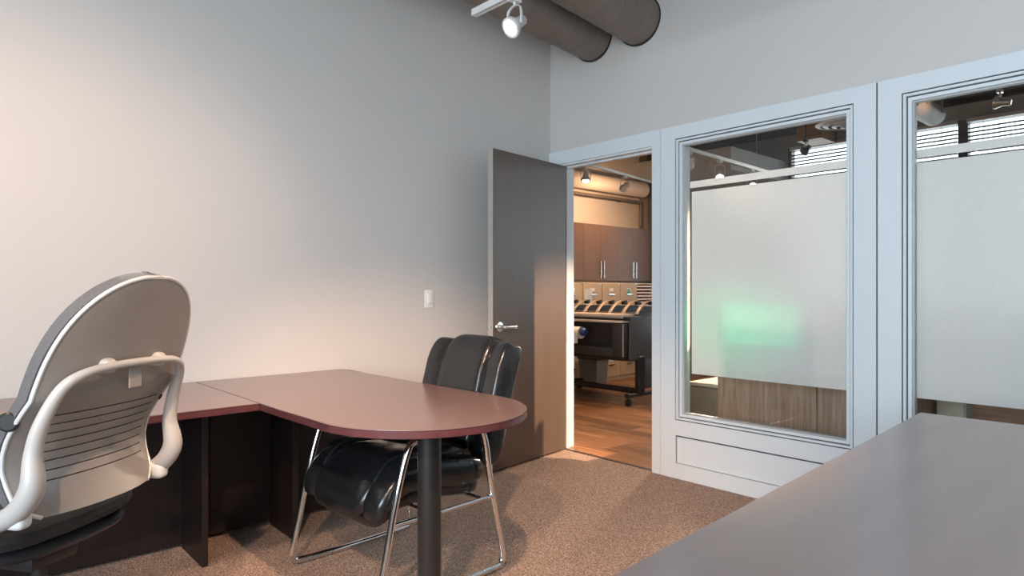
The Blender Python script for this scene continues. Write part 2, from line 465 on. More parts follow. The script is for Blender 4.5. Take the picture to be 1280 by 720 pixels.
# venetian blinds, one per window in view
def blind(a, label):
    b = thing('venetian_blind', label, 'blind', (a + PITCH / 2, YH - 0.035, HZ0 + 0.02), group='venetian blinds on the hall windows')
    hw = PITCH / 2 - 0.05
    obj('headrail', rbox(-hw, hw, -0.028, 0.028, HZ1 - HZ0 - 0.07, HZ1 - HZ0 - 0.02, 0.003, 1), 'white_metal', b)
    obj('bottom_rail', rbox(-hw, hw, -0.022, 0.022, 0.0, 0.018, 0.003, 1), 'white_metal', b)
    sl = None
    n = int((HZ1 - HZ0 - 0.11) / 0.05)
    for i in range(n):
        if sl is None:
            bm = bmesh.new()
            pr = [(-0.025, 0.0), (-0.012, 0.0035), (0.0, 0.0045), (0.012, 0.0035), (0.025, 0.0)]
            rows_ = []
            for x in (-hw, hw): rows_.append([bm.verts.new((x, y, z + dz)) for dz in (0, -0.0012) for y, z in (pr if dz == 0 else reversed(pr))])
            A, B = rows_
            m_ = len(A)
            for q in range(m_): bm.faces.new((A[q], A[(q + 1) % m_], B[(q + 1) % m_], B[q]))
            bm.faces.new(list(reversed(A))); bm.faces.new(B)
            sl = obj('slat', bm, 'slat', b)
            s0 = sl
        else:
            s0 = sl.copy(); C.objects.link(s0); s0.parent = b
        s0.location = (0, 0, 0.05 + i * 0.05)
        s0.rotation_euler = (math.radians(-14), 0, 0)
    for x in (-hw * 0.65, hw * 0.65):
        obj('ladder_cord', boxes([(x - 0.002, x + 0.002, -0.027, -0.025, 0.01, HZ1 - HZ0 - 0.07), (x - 0.002, x + 0.002, 0.025, 0.027, 0.01, HZ1 - HZ0 - 0.07)]), 'white_metal', b)
    return b
for k, lb in enumerate(('grey venetian blind behind the hanging dark gimbal spotlight', 'grey venetian blind mostly hidden by the stile between the interior windows',
                        'grey venetian blind behind the short spiral duct', 'grey venetian blind behind the pale lit spotlight')):
    blind(HX0 + k * PITCH, lb)

# ------------------------------------------------------------------ door casing
def frame_ring(x0, x1, z0, z1, w, y0, y1, bottom=True, wb=None):
    """rectangular frame made of rails of width w; y0..y1 thickness"""
    wb = w if wb is None else wb
    l = [(x0, x0 + w, y0, y1, z0, z1), (x1 - w, x1, y0, y1, z0, z1), (x0 + w, x1 - w, y0, y1, z1 - w, z1)]
    if bottom: l.append((x0 + w, x1 - w, y0, y1, z0, z0 + wb))
    return boxes(l)
t1 = thing('trim_1', 'white painted door casing around the open doorway', 'door casing', (-3.02, YR, 0), kind='structure')
def part(name, bm, m, p, smooth=False): return obj(name, bm, m, p, smooth, world=True)
part('left_casing', boxes([(XL + 0.003, DX0 - 0.015, YR - 0.018, YR + 0.001, 0, DZ + 0.012)]), 'trim', t1)
part('right_casing', boxes([(DX1 + 0.012, -2.527, YR - 0.018, YR + 0.001, 0, CZ)]), 'trim', t1)
part('head_casing', boxes([(XL + 0.003, DX1 + 0.012, YR - 0.018, YR + 0.001, DZ + 0.012, CZ)]), 'trim', t1)
part('jamb', boxes([(XL + 0.003, DX0, YR + 0.001, YR2 + 0.005, 0, CZ)]), 'trim', t1)
part('jamb', boxes([(DX1, -2.527, YR + 0.001, YR2 + 0.005, 0, CZ)]), 'trim', t1)
part('head_jamb', boxes([(DX0, DX1, YR + 0.001, YR2 + 0.005, DZ, CZ)]), 'trim', t1)
part('door_stop', boxes([(DX0, DX0 + 0.012, YR + 0.055, YR + 0.09, 0, DZ), (DX1 - 0.012, DX1, YR + 0.055, YR + 0.09, 0, DZ), (DX0, DX1, YR + 0.055, YR + 0.09, DZ - 0.012, DZ)]), 'trim', t1)
part('threshold', boxes([(DX0, DX1, YR + 0.012, YR + 0.036, 0.0, 0.004)]), 'black_m', t1)

# ------------------------------------------------------------------ interior windows
def interior_window(n, x0, x1, label, fx0, fx1):
    w = thing('window_%d' % n, label, 'interior window', ((x0 + x1) / 2, YR, 0), kind='structure')
    ft, fw = 0.018, 0.108
    gz0, gz1 = 0.372, 2.168
    ix0, ix1 = x0 + fw, x1 - fw
    yf, yb = YR - ft, YR2 + 0.012
    for nm, bb in (('stile', (x0, ix0, yf, yb, 0, CZ)), ('stile', (ix1, x1, yf, yb, 0, CZ)),
                   ('head_rail', (ix0, ix1, yf, yb, gz1, CZ)), ('mid_rail', (ix0, ix1, yf, yb, 0.276, gz0))):
        part(nm, boxes([bb]), 'trim', w)
    part('lower_panel', boxes([(ix0 - 0.1, ix1, YR - 0.001, yb, 0.095, 0.264)]), 'trim', w)
    part('panel_shade_strip', boxes([(ix0, ix1, YR - 0.001, YR + 0.02, 0.264, 0.2765), (ix0 - 0.0, ix0 + 0.004, YR - 0.002, YR + 0.02, 0.095, 0.264), (ix0, ix1, YR - 0.0015, YR + 0.02, 0.095, 0.0975)]), 'gasket', w)  # dark strips painted in for the shade along the panel's edges
    part('base_rail', boxes([(ix0, ix1, yf, yb, 0.0, 0.095)]), 'trim', w)
    # stepped glazing beads: dark reveal line, white bead, dark line, alu bead
    def ring(name, o, d, y0, y1, m):
        part(name, frame_ring(ix0 + o, ix1 - o, gz0 + o, gz1 - o, d, y0, y1), m, w)
    ring('shadow_gap', 0.0, 0.006, YR - 0.006, YR + 0.03, 'gasket')
    ring('bead', 0.006, 0.012, YR - 0.014, YR + 0.05, 'trim')
    ring('gasket', 0.018, 0.006, YR + 0.004, YR + 0.05, 'gasket')
    ring('inner_bead', 0.024, 0.016, YR - 0.002, YR + 0.05, 'trim')
    ring('glazing_bead', 0.040, 0.008, YR + 0.016, YR + 0.05, 'alu')
    o = 0.044
    part('pane', boxes([(ix0 + o, ix1 - o, YR + 0.050, YR + 0.056, gz0 + o, gz1 - o)]), 'glass', w)
    part('frosted_film', boxes([(fx0, fx1, YR + 0.0480, YR + 0.0495, 0.670, 1.827)]), 'frost', w)
    part('frosted_band', boxes([(fx0 - 0.012, fx1, YR + 0.0480, YR + 0.0495, 1.851, 1.893)]), 'frost', w)
    return w
interior_window(1, -2.524, -1.228, 'white framed interior window beside the doorway with frosted film and faint green glow', -2.335, -1.372)
interior_window(2, -1.220, 0.075, 'white framed interior window behind the bare desk with cool frosted film', -1.082, -0.06)
part2 = thing('trim_2', 'white panelled wall section beside the second interior window', 'wall panel', (0.7, YR, 0), kind='structure')
part('panel', boxes([(0.08, 1.35, YR - 0.018, YR2 + 0.01, 0, CZ)]), 'trim', part2)
part('shadow_gap', boxes([(-1.228, -1.220, YR - 0.006, YR2, 0, CZ)]), 'gasket', part2)

# ------------------------------------------------------------------ door leaf
da = math.radians(-81.8)
d1 = thing('door_1', 'open flush dark brown door with satin lever handle', 'door', (DX0 + 0.004, YR - 0.004, 0.0), da, kind='structure')
DL, DT = 0.826, 0.044
obj('leaf', rbox(0.0, DL - 0.003, 0.0, DT, 0.012, DZ - 0.006, 0.002, 1), 'door', d1)
obj('edge_band', rbox(DL - 0.0029, DL, 0.001, DT - 0.001, 0.012, DZ - 0.006, 0.0008, 1), 'door_edge', d1)
obj('latch_plate', rbox(DL, DL + 0.0016, 0.008, DT - 0.008, 0.93, 0.99, 0.0005, 1), 'satin', d1)
obj('latch_bolt', rbox(DL + 0.001, DL + 0.011, 0.015, DT - 0.017, 0.95, 0.97, 0.002, 1), 'satin', d1)
for face, sgn in ((DT, 1), (0.0, -1)):
    bx = DL - 0.062; z = 0.958
    h = obj('lever_handle', lathe(bmesh.new(), [(0.036, 0), (0.037, 0.004), (0.033, 0.010), (0.013, 0.011), (0.010, 0.040), (0.010, 0.050)], 24,
            aim((bx, face, z), (bx, face + sgn, z))), 'satin', d1, True)
    bm = bmesh.new()
    tube(bm, smooth_path([(bx + 0.006, face + sgn * 0.045, z), (bx - 0.03, face + sgn * 0.048, z), (bx - 0.08, face + sgn * 0.048, z - 0.001), (bx - 0.130, face + sgn * 0.046, z - 0.003)], 5), [(0.007, 0.011)] * 16, 10, up=(0, 0, 1))
    obj('lever', bm, 'satin', h, True)
    obj('thumb_turn', rbox(bx - 0.004, bx + 0.004, min(face + sgn * 0.05, face + sgn * 0.062), max(face + sgn * 0.05, face + sgn * 0.062), z - 0.008, z + 0.008, 0.001, 1), 'satin', h)
for z in (0.2, 1.05, 1.93):
    obj('hinge', rod((-0.004, -0.004 , z - 0.05), (-0.004, -0.004, z + 0.05), 0.0065, 10), 'satin', d1, True)

# ------------------------------------------------------------------ light switch
sw = thing('light_switch', 'white rocker light switch plate on the pale wall', 'light switch', (XL, 2.47, 1.145))
obj('plate', rbox(0.0005, 0.006, -0.036, 0.036, -0.059, 0.059, 0.003, 2), 'switch', sw, True)
obj('rocker', rbox(0.006, 0.011, -0.017, 0.017, -0.033, 0.033, 0.002, 2), 'switch', sw, True)
obj('dimmer_slide', rbox(0.009, 0.0125, -0.012, 0.012, -0.029, -0.022, 0.001, 1), 'switch', sw)

# ================================================================== DUCTS AND TRACK LIGHT IN THE OFFICE
def duct(x, z, r, lab):
    p1 = Vector((x, YR - 0.004, z)); d = Vector((-0.118, 1.357, -0.050)).normalized()
    p0 = p1 - d * 6.0
    t = thing('spiral_duct', lab, 'duct', p1, group=None)
    L = (p1 - p0).length
    mtx = aim((0, 0, 0), -d)
    prof = []; z_ = 0.0
    prof = [(r, 0.0), (r, L)]
    obj('tube', lathe(bmesh.new(), prof, 48, mtx), 'duct', t, True)
    # raised spiral lock seam
    bm = bmesh.new(); pts = []
    turns = 44; n = turns * 28
    for i in range(n + 1):
        a = 2 * PI * turns * i / n
        pts.append(mtx @ Vector((r * math.cos(a), r * math.sin(a), 0.02 + (L - 0.05) * i / n)))
    tube(bm, pts, 0.0035, 4)
    obj('spiral_seam', bm, 'duct', t, True)
    obj('wall_collar', lathe(bmesh.new(), [(r, 0.0), (r + 0.008, 0.0), (r + 0.008, 0.012), (r, 0.014)], 48, mtx), 'black_m', t, True)
    return t
duct(-3.108, 3.008, 0.158, 'brown painted spiral duct running nearer the left wall')
duct(-2.702, 3.010, 0.158, 'brown painted spiral duct running farther from the left wall')

def spot_light(name, parent, loc, target, energy, blend=1.0, angle=70, col=(1.0, 0.76, 0.58), r=0.028):
    l = bpy.data.lights.new(name, 'SPOT'); l.energy = energy; l.color = col
    l.spot_size = math.radians(angle); l.spot_blend = 0.7 if angle < 100 else blend; l.shadow_soft_size = r
    o = bpy.data.objects.new(name, l); C.objects.link(o)
    m = aim(loc, target) @ Matrix.Rotation(PI, 4, 'X')
    o.matrix_world = wm(parent).inverted() @ m
    o.parent = parent
    return o

def track_head(loc, target, label, group, energy, metal='white_metal', s=1.0, drop=0.10, angle=70, lit=True, col=(1.0, 0.76, 0.58), ceil=False):
    """gimbal head under a rail: adapter, U yoke, can, ring, lens; loc = where it meets the rail"""
    t = thing('track_spotlight', label, 'spotlight', loc, group=group)
    P = Vector((0, 0, -drop)); tgt = Vector(target) - Vector(loc); d = (tgt - P).normalized()
    side = d.cross(Vector((0, 0, 1)))
    if side.length < 0.05: side = Vector((1, 0, 0))
    side.normalize()
    obj('adapter', rbox(-0.018 * s, 0.018 * s, -0.03 * s, 0.03 * s, -0.025 * s, 0.0, 0.003, 1), metal, t)
    obj('stem', rod((0, 0, -0.02 * s), (0, 0, -0.045 * s), 0.006 * s, 10), metal, t, True)
    if ceil: obj('ceiling_stem', rod((0, 0, -0.004), (0, 0, ZC - loc[2]), 0.008, 8), metal, t, True)
    hw = 0.047 * s
    yoke = smooth_path([P + side * hw + Vector((0, 0, -0.004)), P + side * hw + Vector((0, 0, drop * 0.35)), P + side * hw * 0.8 + Vector((0, 0, drop - 0.055 * s)), Vector((0, 0, -0.042 * s)),
                        P - side * hw * 0.8 + Vector((0, 0, drop - 0.055 * s)), P - side * hw + Vector((0, 0, drop * 0.35)), P - side * hw + Vector((0, 0, -0.004))], 5)
    bm = bmesh.new(); tube(bm, yoke, [(0.008 * s, 0.0025 * s)] * len(yoke), 8, up=side)
    obj('yoke', bm, metal, t, True)
    m = aim(P - d * 0.05 * s, P + d)
    obj('can', lathe(bmesh.new(), [(0.018 * s, -0.02 * s), (0.024 * s, -0.012 * s), (0.026 * s, 0.03 * s), (0.041 * s, 0.055 * s), (0.041 * s, 0.066 * s)], 24, m), metal, t, True)
    obj('ring', lathe(bmesh.new(), [(0.044 * s, 0.062 * s), (0.047 * s, 0.066 * s), (0.047 * s, 0.082 * s), (0.036 * s, 0.083 * s), (0.035 * s, 0.070 * s)], 28, m), metal, t, True)
    obj('lens', lathe(bmesh.new(), [(0.0345 * s, 0.071 * s), (0.030 * s, 0.077 * s), (0.012 * s, 0.080 * s)], 24, m), 'lens' if lit else metal, t, True)
    if lit:
        spot_light('lamp', t, Vector(loc) + P + d * (0.045 * s), Vector(target), energy, angle=angle, r=0.03 * s, col=col)
    return t

def rail(p0, p1, label, metal, group=None, w=0.018):
    p0, p1 = Vector(p0), Vector(p1)
    t = thing('track_rail', label, 'track rail', p0, group=group)
    d = p1 - p0; L = d.length; a = math.atan2(d.y, d.x)
    bm = boxes([(0, L, -w, -w * 0.35, -w, w), (0, L, w * 0.35, w, -w, w), (0, L, -w * 0.35, w * 0.35, w * 0.3, w)])
    bmesh.ops.transform(bm, matrix=Matrix.Rotation(a, 4, 'Z'), verts=bm.verts)
    obj('channel', bm, metal, t)
    bm = boxes([(-0.006, 0.004, -w * 1.05, w * 1.05, -w * 1.05, w * 1.05)])
    bmesh.ops.transform(bm, matrix=Matrix.Rotation(a, 4, 'Z'), verts=bm.verts)
    obj('end_cap', bm, metal, t)
    for f in (0.25, 0.8):
        q = d * f
        obj('hanger_rod', rod((q.x, q.y, w), (q.x, q.y, ZC - p0.z), 0.005, 8), metal, t, True)
    return t
rail((-2.86, 2.30, 2.75), (1.6, 2.30, 2.75), 'white track rail hung below the two brown ducts', 'white_metal')
track_head((-2.53, 2.30, 2.732), (-2.60, 0.2, 1.0), 'lit white gimbal spotlight under the brown duct', None, 40, drop=0.15, s=1.15, angle=100)
rail((-2.4, 0.80, 2.75), (1.8, 0.80, 2.75), 'white track rail over the middle of the office', 'white_metal')
track_head((-0.85, 0.80, 2.732), (-2.3, 1.9, 0.0), 'white gimbal spotlight aimed across the rounded desk end', None, 260, angle=72, drop=0.115, col=(1.0, 0.64, 0.42))
track_head((-1.9, 0.80, 2.732), (-3.55, 0.0, 0.6), 'white gimbal spotlight aimed at the wall by the task chair', None, 14, angle=130, drop=0.115, col=(1.0, 0.66, 0.45))
rail((-2.6, -0.60, 2.75), (1.8, -0.60, 2.75), 'white track rail near the office window', 'white_metal')
track_head((-0.17, -0.60, 2.732), (-2.7, 2.0, 0.0), 'white gimbal spotlight aimed at the doorway carpet', None, 270, angle=44, drop=0.115, col=(1.0, 0.66, 0.44))
track_head((-1.75, -0.60, 2.732), (-3.55, 0.15, 0.6), 'white gimbal spotlight aimed low at the left wall', None, 105, angle=104, drop=0.115, col=(1.0, 0.66, 0.45))

# ================================================================== DESKS
DZT, TH = 0.737, 0.030
def top_mesh(outline, z0, z1, bev=0.0025):
    bm = bmesh.new(); prism(bm, outline, z0, z1)
    bmesh.ops.recalc_face_normals(bm, faces=bm.faces)
    es = [e for e in bm.edges if abs(e.verts[0].co.z - e.verts[1].co.z) < 1e-6]
    bmesh.ops.bevel(bm, geom=es, offset=bev, segments=2, affect='EDGES')
    return bm
YS0 = 1.033
pen = thing('peninsula_desk', 'mahogany laminate desk with rounded end on a black post', 'desk', (-2.15, 1.47, 0))
cxp, cyp, rp, yt = -2.165, 1.466, 0.421, 1.880
out = [(XL + 0.006, YS0 + 0.001), (-2.692, YS0 + 0.001)]
out += [(-2.45, 1.036), (-2.30, 1.042)]
for i in range(0, 33):
    a = -PI / 2 + 0.05 + (PI - 0.1) * i / 32
    out.append((cxp + rp * 1.0 * math.cos(a), cyp + rp * math.sin(a)))
out += [(-2.45, 1.878), (-2.83, 1.866), (XL + 0.006, 1.852)]
part('top', top_mesh(out, DZT - 0.004, DZT), 'lam', pen)
eb = [(x, y) for x, y in out]
part('edge_band', top_mesh([(x, y) for x, y in eb], DZT - TH, DZT - 0.0045, 0.002), 'edge', pen)
part('modesty_panel', rbox(-3.345, -3.322, YS0 + 0.004, 1.785, 0.02, DZT - TH, 0.001, 1), 'panel_dark', pen)
part('support_panel', rbox(-3.322, -3.045, 1.330, 1.356, 0.0, DZT - TH, 0.001, 1), 'panel_dark', pen)
part('post', lathe(bmesh.new(), [(0.042, 0.012), (0.042, DZT - TH - 0.006)], 32, Matrix.Translation((-1.93, 1.345, 0))), 'black_m', pen, True)
part('post_plate', lathe(bmesh.new(), [(0.085, DZT - TH - 0.006), (0.085, DZT - TH)], 32, Matrix.Translation((-1.93, 1.345, 0))), 'black_m', pen, True)
part('post_foot', lathe(bmesh.new(), [(0.055, 0.0), (0.055, 0.010), (0.049, 0.013)], 32, Matrix.Translation((-1.93, 1.345, 0))), 'black_m', pen, True)
part('cable_grommet', rbox(-3.50, -3.32, 1.8535, 1.8575, DZT - 0.014, DZT + 0.0005, 0.001, 1), 'black', pen)

ret = thing('return_desk', 'straight mahogany laminate desk run along the left wall behind the task chair', 'desk', (-3.12, 0.1, 0))
ro = [(XL + 0.006, -1.05), (-2.692, -1.05), (-2.692, YS0 - 0.001), (XL + 0.006, YS0 - 0.001)]
part('top', top_mesh(ro, DZT - 0.004, DZT), 'lam_y', ret)
part('edge_band', top_mesh(ro, DZT - TH, DZT - 0.0045, 0.002), 'edge', ret)
part('modesty_panel', rbox(-3.325, -3.302, -1.03, YS0 - 0.004, 0.02, DZT - TH, 0.001, 1), 'panel_dark', ret)
part('support_panel', rbox(-3.302, -3.005, 0.905, 0.930, 0.0, DZT - TH, 0.001, 1), 'panel_dark', ret)
part('end_panel', rbox(-3.302, -2.74, -1.04, -1.015, 0.0, DZT - TH, 0.001, 1), 'panel_dark', ret)

# near desk on the right with a gently bowed long side
nd = thing('bow_front_desk', 'bare dark laminate desk with bowed edge in front of the second interior window', 'desk', (0.1, 1.8, 0))
out = []
for i in range(17):
    y = 2.819 - 2.05 * i / 16 * 1.12
    s = (2.819 - y) / 2.0
    out.append((-0.812 + 0.068 * s * 1.0 + 0.062 * s - 0.030 * math.sin(PI * min(1, s)) * 0.0 + (-0.004) * 0, y))
out += [(0.75, out[-1][1]), (0.75, 2.826)]
part('top', top_mesh(out, DZT - 0.004, DZT), 'lam_sheen', nd)
part('edge_band', top_mesh(out, DZT - TH, DZT - 0.0045, 0.002), 'edge', nd)
part('end_panel', rbox(-0.55, 0.70, 2.70, 2.725, 0.0, DZT - TH, 0.001, 1), 'panel_dark', nd)
part('end_panel', rbox(-0.55, 0.70, 0.62, 0.645, 0.0, DZT - TH, 0.001, 1), 'panel_dark', nd)
part('modesty_panel', rbox(-0.46, -0.437, 0.645, 2.70, 0.05, DZT - TH, 0.001, 1), 'panel_dark', nd)

# ================================================================== BLACK LEATHER GUEST CHAIR
def guest_chair(loc, rz):
    t = thing('guest_chair', 'black padded leather chair with chrome sled frame tucked under the rounded desk', 'chair', loc, rz)
    # local: +y forward, x right; floor z=0
    W2 = 0.330
    for s in (-1, 1):
        x = s * W2
        loop = [(x, 0.260, 0.018), (x, 0.305, 0.032), (x, 0.308, 0.085), (x, 0.275, 0.22), (x, 0.230, 0.42), (x, 0.18, 0.585), (x, 0.135, 0.625), (x, -0.02, 0.640), (x, -0.17, 0.625), (x, -0.215, 0.58),
                (x, -0.245, 0.42), (x, -0.285, 0.22), (x, -0.318, 0.085), (x, -0.315, 0.032), (x, -0.272, 0.018), (x, -0.10, 0.0138), (x, 0.10, 0.0138)]
        pts = smooth_path(loop, 7, closed=True)
        f = obj('sled_frame', tube(bmesh.new(), pts, 0.0135, 12, True), 'chrome', t, True)
        obj('side_rail', rod((x, 0.255, 0.325), (x, -0.275, 0.325), 0.0085, 10), 'chrome', f, True)
        obj('rail_collar', lathe(bmesh.new(), [(0.012, 0), (0.012, 0.025)], 12, aim((x, -0.262, 0.325), (x, -0.2, 0.325))), 'chrome', f, True)
        pad = pillow(bmesh.new(), x, -0.02, 0.655, 0.030, 0.15, 0.017, 0.45)
        obj('arm_pad', pad, 'leather', t, True)
    obj('cross_bar', rod((-W2, 0.06, 0.325), (W2, 0.06, 0.325), 0.010, 10), 'chrome', t, True)
    obj('cross_bar', rod((-W2, -0.2, 0.325), (W2, -0.2, 0.325), 0.010, 10), 'chrome', t, True)
    # seat: base slab, wide centre cushion, two bolsters; front rolls over
    def seatbend(p):
        y = p.y
        dz = -1.15 * max(0, y - 0.12) ** 2 / 0.35 + 0.035 * math.exp(-((y - 0.10) / 0.14) ** 2)
        dz += -0.02 * max(0, (-y - 0.05))
        return Vector((p.x, p.y - 0.10 * max(0, y - 0.15) * (0.46 - p.z) * 2, p.z + dz))
    obj('seat_base', pillow(bmesh.new(), 0, 0.005, 0.378, 0.285, 0.265, 0.045, 0.25, 0.4, 32, 10, seatbend), 'leather', t, True)
    bm = bmesh.new(); pillow(bm, 0, 0.02, 0.452, 0.205, 0.285, 0.062, 0.30, 0.55, 40, 16, seatbend)
    seat = obj('seat_cushion', bm, 'leather', t, True)
    for s in (-1, 1):
        bol = obj('seat_bolster', pillow(bmesh.new(), s * 0.232, 0.015, 0.440, 0.072, 0.275, 0.064, 0.38, 0.6, 28, 14, seatbend), 'leather', t, True)
        pp = [seatbend(Vector((s * 0.190, 0.26 - 0.48 * i / 14, 0.505 - (0.05 if i == 0 else 0.012 if i == 1 else 0)))) for i in range(15)]
        obj('piping', tube(bmesh.new(), pp, 0.006, 8), 'seam', bol, True)
    for sx in (-1, 1):   # split thigh pads at the rear of the seat
        obj('seat_pad', pillow(bmesh.new(), sx * 0.098, -0.115, 0.487, 0.098, 0.135, 0.052, 0.55, 0.7, 26, 12), 'leather', t, True)
    # backrest: leaning slab with centre roll and side wings
    TILT = math.radians(15)
    def lean(p):
        p = Vector((p.x * 0.86 + 0.056, p.y, 0.40 + (p.z - 0.40) * 0.975))
        q = Vector((p.x, p.y + 0.045 * (p.x / 0.28) ** 2, p.z))
        z = q.z - 0.40
        q.y += -0.04 * max(0, (z - 0.40)) ** 2 / 0.04
        return Vector((q.x, -0.386 + q.y * math.cos(TILT) - z * math.sin(TILT), 0.40 + z * math.cos(TILT) + q.y * math.sin(TILT)))
    obj('back_board', pillow(bmesh.new(), 0, -0.048, 0.68, 0.272, 0.030, 0.292, 0.5, 0.35, 36, 18, lean), 'leather', t, True)
    obj('back_cushion', pillow(bmesh.new(), 0, 0.0, 0.830, 0.172, 0.085, 0.185, 0.40, 0.42, 32, 18, lean), 'leather', t, True)
    obj('lumbar_cushion', pillow(bmesh.new(), 0, 0.005, 0.545, 0.172, 0.080, 0.125, 0.40, 0.5, 32, 18, lean), 'leather', t, True)
    for s in (-1, 1):
        wgm = obj('back_wing', pillow(bmesh.new(), s * 0.222, -0.012, 0.695, 0.076, 0.072, 0.290, 0.45, 0.33, 28, 20, lean), 'leather', t, True)
        pp = [lean(Vector((s * 0.160, 0.066 - 0.06 * max(0, (i - 10) / 4) ** 2, 0.46 + 0.52 * i / 14))) for i in range(15)]
        obj('piping', tube(bmesh.new(), pp, 0.006, 8), 'seam', wgm, True)
        pp = [lean(Vector((s * 0.262, 0.030 - 0.05 * max(0, (i - 10) / 4) ** 2, 0.44 + 0.52 * i / 14))) for i in range(15)]
        obj('piping', tube(bmesh.new(), pp, 0.005, 8), 'seam', wgm, True)
    return t
guest_chair((-2.445, 1.530, 0.0), PI + math.radians(3))

# ================================================================== TASK CHAIR
def interp(tab, v):
    for (a, fa), (b, fb) in zip(tab, tab[1:]):
        if v <= b:
            t = (v - a) / (b - a); t = t * t * (3 - 2 * t) * 0.5 + t * 0.5
            return fa + (fb - fa) * t
    return tab[-1][1]
def task_chair(loc, rz):
    t = thing('task_chair', 'grey office swivel chair with slotted plastic back and arched pale frame', 'office chair', loc, rz)
    L, Z0 = 0.605, 0.640
    def wid(v):
        if v > 0.52:
            q = (v - 0.52) / 0.48
            return 0.232 * max(0.0, 1 - q ** 2.9) ** 0.48 * (1 - 0.05 * q)
        if v < 0.10:
            q = (0.10 - v) / 0.10
            return 0.198 + 0.016 * 1 - 0.045 * q ** 2.5
        return 0.214 + 0.018 * math.sin(PI / 2 * (v - 0.10) / 0.42)
    def prof(v):            # side profile: (y, z), lumbar pushed forward, top reclined
        y = -0.235 + 0.050 * math.sin(PI * min(1, v / 0.50)) - 0.205 * max(0, v - 0.20) ** 1.25
        return y, Z0 + L * v * 0.985
    def Sf(u, v, off=0.0, grow=0.0):
        y, z = prof(v)
        w = wid(v) + grow
        bow = 0.055 * (0.5 + 0.5 * (1 - v)) * abs(u) ** 2.4 * min(1.0, w / 0.232) ** 1.5
        return Vector((u * w, y + bow + off, z))
    # grid with real slots
    slots = [(0.135 + 0.0405 * i) for i in range(8)]
    vs = set(); skip = []
    for s in slots: vs.update((s, s + 0.0055)); skip.append((s, s + 0.0055))
    k = 0.0
    base = [i / 40 for i in range(41)] + [0.91, 0.935, 0.96, 0.9675, 0.98, 0.985, 0.99, 0.9935, 0.996, 0.998, 0.9992, 1.0, 0.01, 0.02]
    for b_ in base:
        if all(not (a - 0.006 < b_ < c + 0.006) for a, c in skip): vs.add(b_)
    vs = sorted(vs)
    us = sorted(set([-1, -0.97, -0.93, -0.88, -0.82, 0.82, 0.88, 0.93, 0.97, 1] + [i / 10 for i in range(-7, 8)]))
    def sheet(off, grow, cut):
        bm = bmesh.new(); g = [[bm.verts.new(Sf(u, min(v, 0.9997), off, grow)) for u in us] for v in vs]
        for j in range(len(vs) - 1):
            slot = cut and any(abs(vs[j] - a) < 1e-6 for a, c in skip)
            for i in range(len(us) - 1):
                if slot and us[i] >= -0.821 and us[i + 1] <= 0.821: continue
                bm.faces.new((g[j][i], g[j][i + 1], g[j + 1][i + 1], g[j + 1][i]))
        return bm, g
    bm, g = sheet(-0.003, 0.0, True)
    b2, g2 = sheet(0.003, 0.0, True)
    me2 = bpy.data.meshes.new('tmp'); b2.to_mesh(me2); b2.free(); bm.from_mesh(me2); bpy.data.meshes.remove(me2)
    ui = [u for u in us if -0.821 <= u <= 0.821]
    for a, c in skip:                       # walls of every slot
        for v in (a, c):
            for u0, u1 in zip(ui, ui[1:]):
                bm.faces.new([bm.verts.new(Sf(u, v, o)) for u, o in ((u0, -0.003), (u1, -0.003), (u1, 0.003), (u0, 0.003))])
        for u in (-0.82, 0.82):
            bm.faces.new([bm.verts.new(Sf(u, v, o)) for v, o in ((a, -0.003), (c, -0.003), (c, 0.003), (a, 0.003))])
    sh = obj('back_shell', bm, 'shell', t, True)
    # pale rim along the shell edge
    edge = [Sf(-1, v) for v in vs if v < 0.998] + [Sf(1, v) for v in reversed(vs) if v < 0.998]
    obj('shell_rim', tube(bmesh.new(), edge, 0.0055, 8), 'rim', sh, True)
    # upholstered front, a closed pad
    bm = bmesh.new()
    A = [[bm.verts.new(Sf(u, min(v, 0.9997), 0.010, 0.004)) for u in us] for v in vs]
    B = [[bm.verts.new(Sf(u * 0.985, 0.004 + min(v, 0.9997), 0.052 - 0.012 * abs(u) ** 6, 0.006) + Vector((0, 0, 0.012 * v))) for u in us] for v in vs]
    nv, nu = len(vs), len(us)
    for G in (A, B):
        for j in range(nv - 1):
            for i in range(nu - 1):
                bm.faces.new((G[j][i], G[j][i + 1], G[j + 1][i + 1], G[j + 1][i]))
    for j in range(nv - 1):
        for i in (0, nu - 1): bm.faces.new((A[j][i], A[j + 1][i], B[j + 1][i], B[j][i]))
    for i in range(nu - 1):
        for j in (0, nv - 1): bm.faces.new((A[j][i], A[j][i + 1], B[j][i + 1], B[j][i]))
    obj('back_cushion', bm, 'fab_grey', t, True)
    # arched frame behind the back
    hoop = [(0.12, 0.12, 0.535), (0.205, 0.03, 0.580), (0.228, -0.10, 0.630), (0.231, -0.190, 0.668), (0.228, -0.238, 0.730), (0.221, -0.234, 0.81), (0.214, -0.252, 0.885), (0.195, -0.290, 0.965), (0.15, -0.314, 0.998), (0.08, -0.326, 1.008), (0.0, -0.330, 1.010)]
    full = hoop + [(-x, y, z) for x, y, z in reversed(hoop[:-1])]
    pts = smooth_path(full, 6)
    n = len(pts); rr = []
    for i in range(n):
        q = abs(2 * i / (n - 1) - 1)            # 1 at the ends, 0 at the crown
        rr.append(0.0105 + 0.0075 * min(1, max(0, q - 0.18) / 0.25) + 0.006 * math.exp(-((q - 0.60) / 0.10) ** 2) + (0.006 if q > 0.7 else 0.006 * max(0, (q - 0.5) / 0.2)))
    obj('back_frame', tube(bmesh.new(), pts, rr, 14), 'plastic_white', t, True)
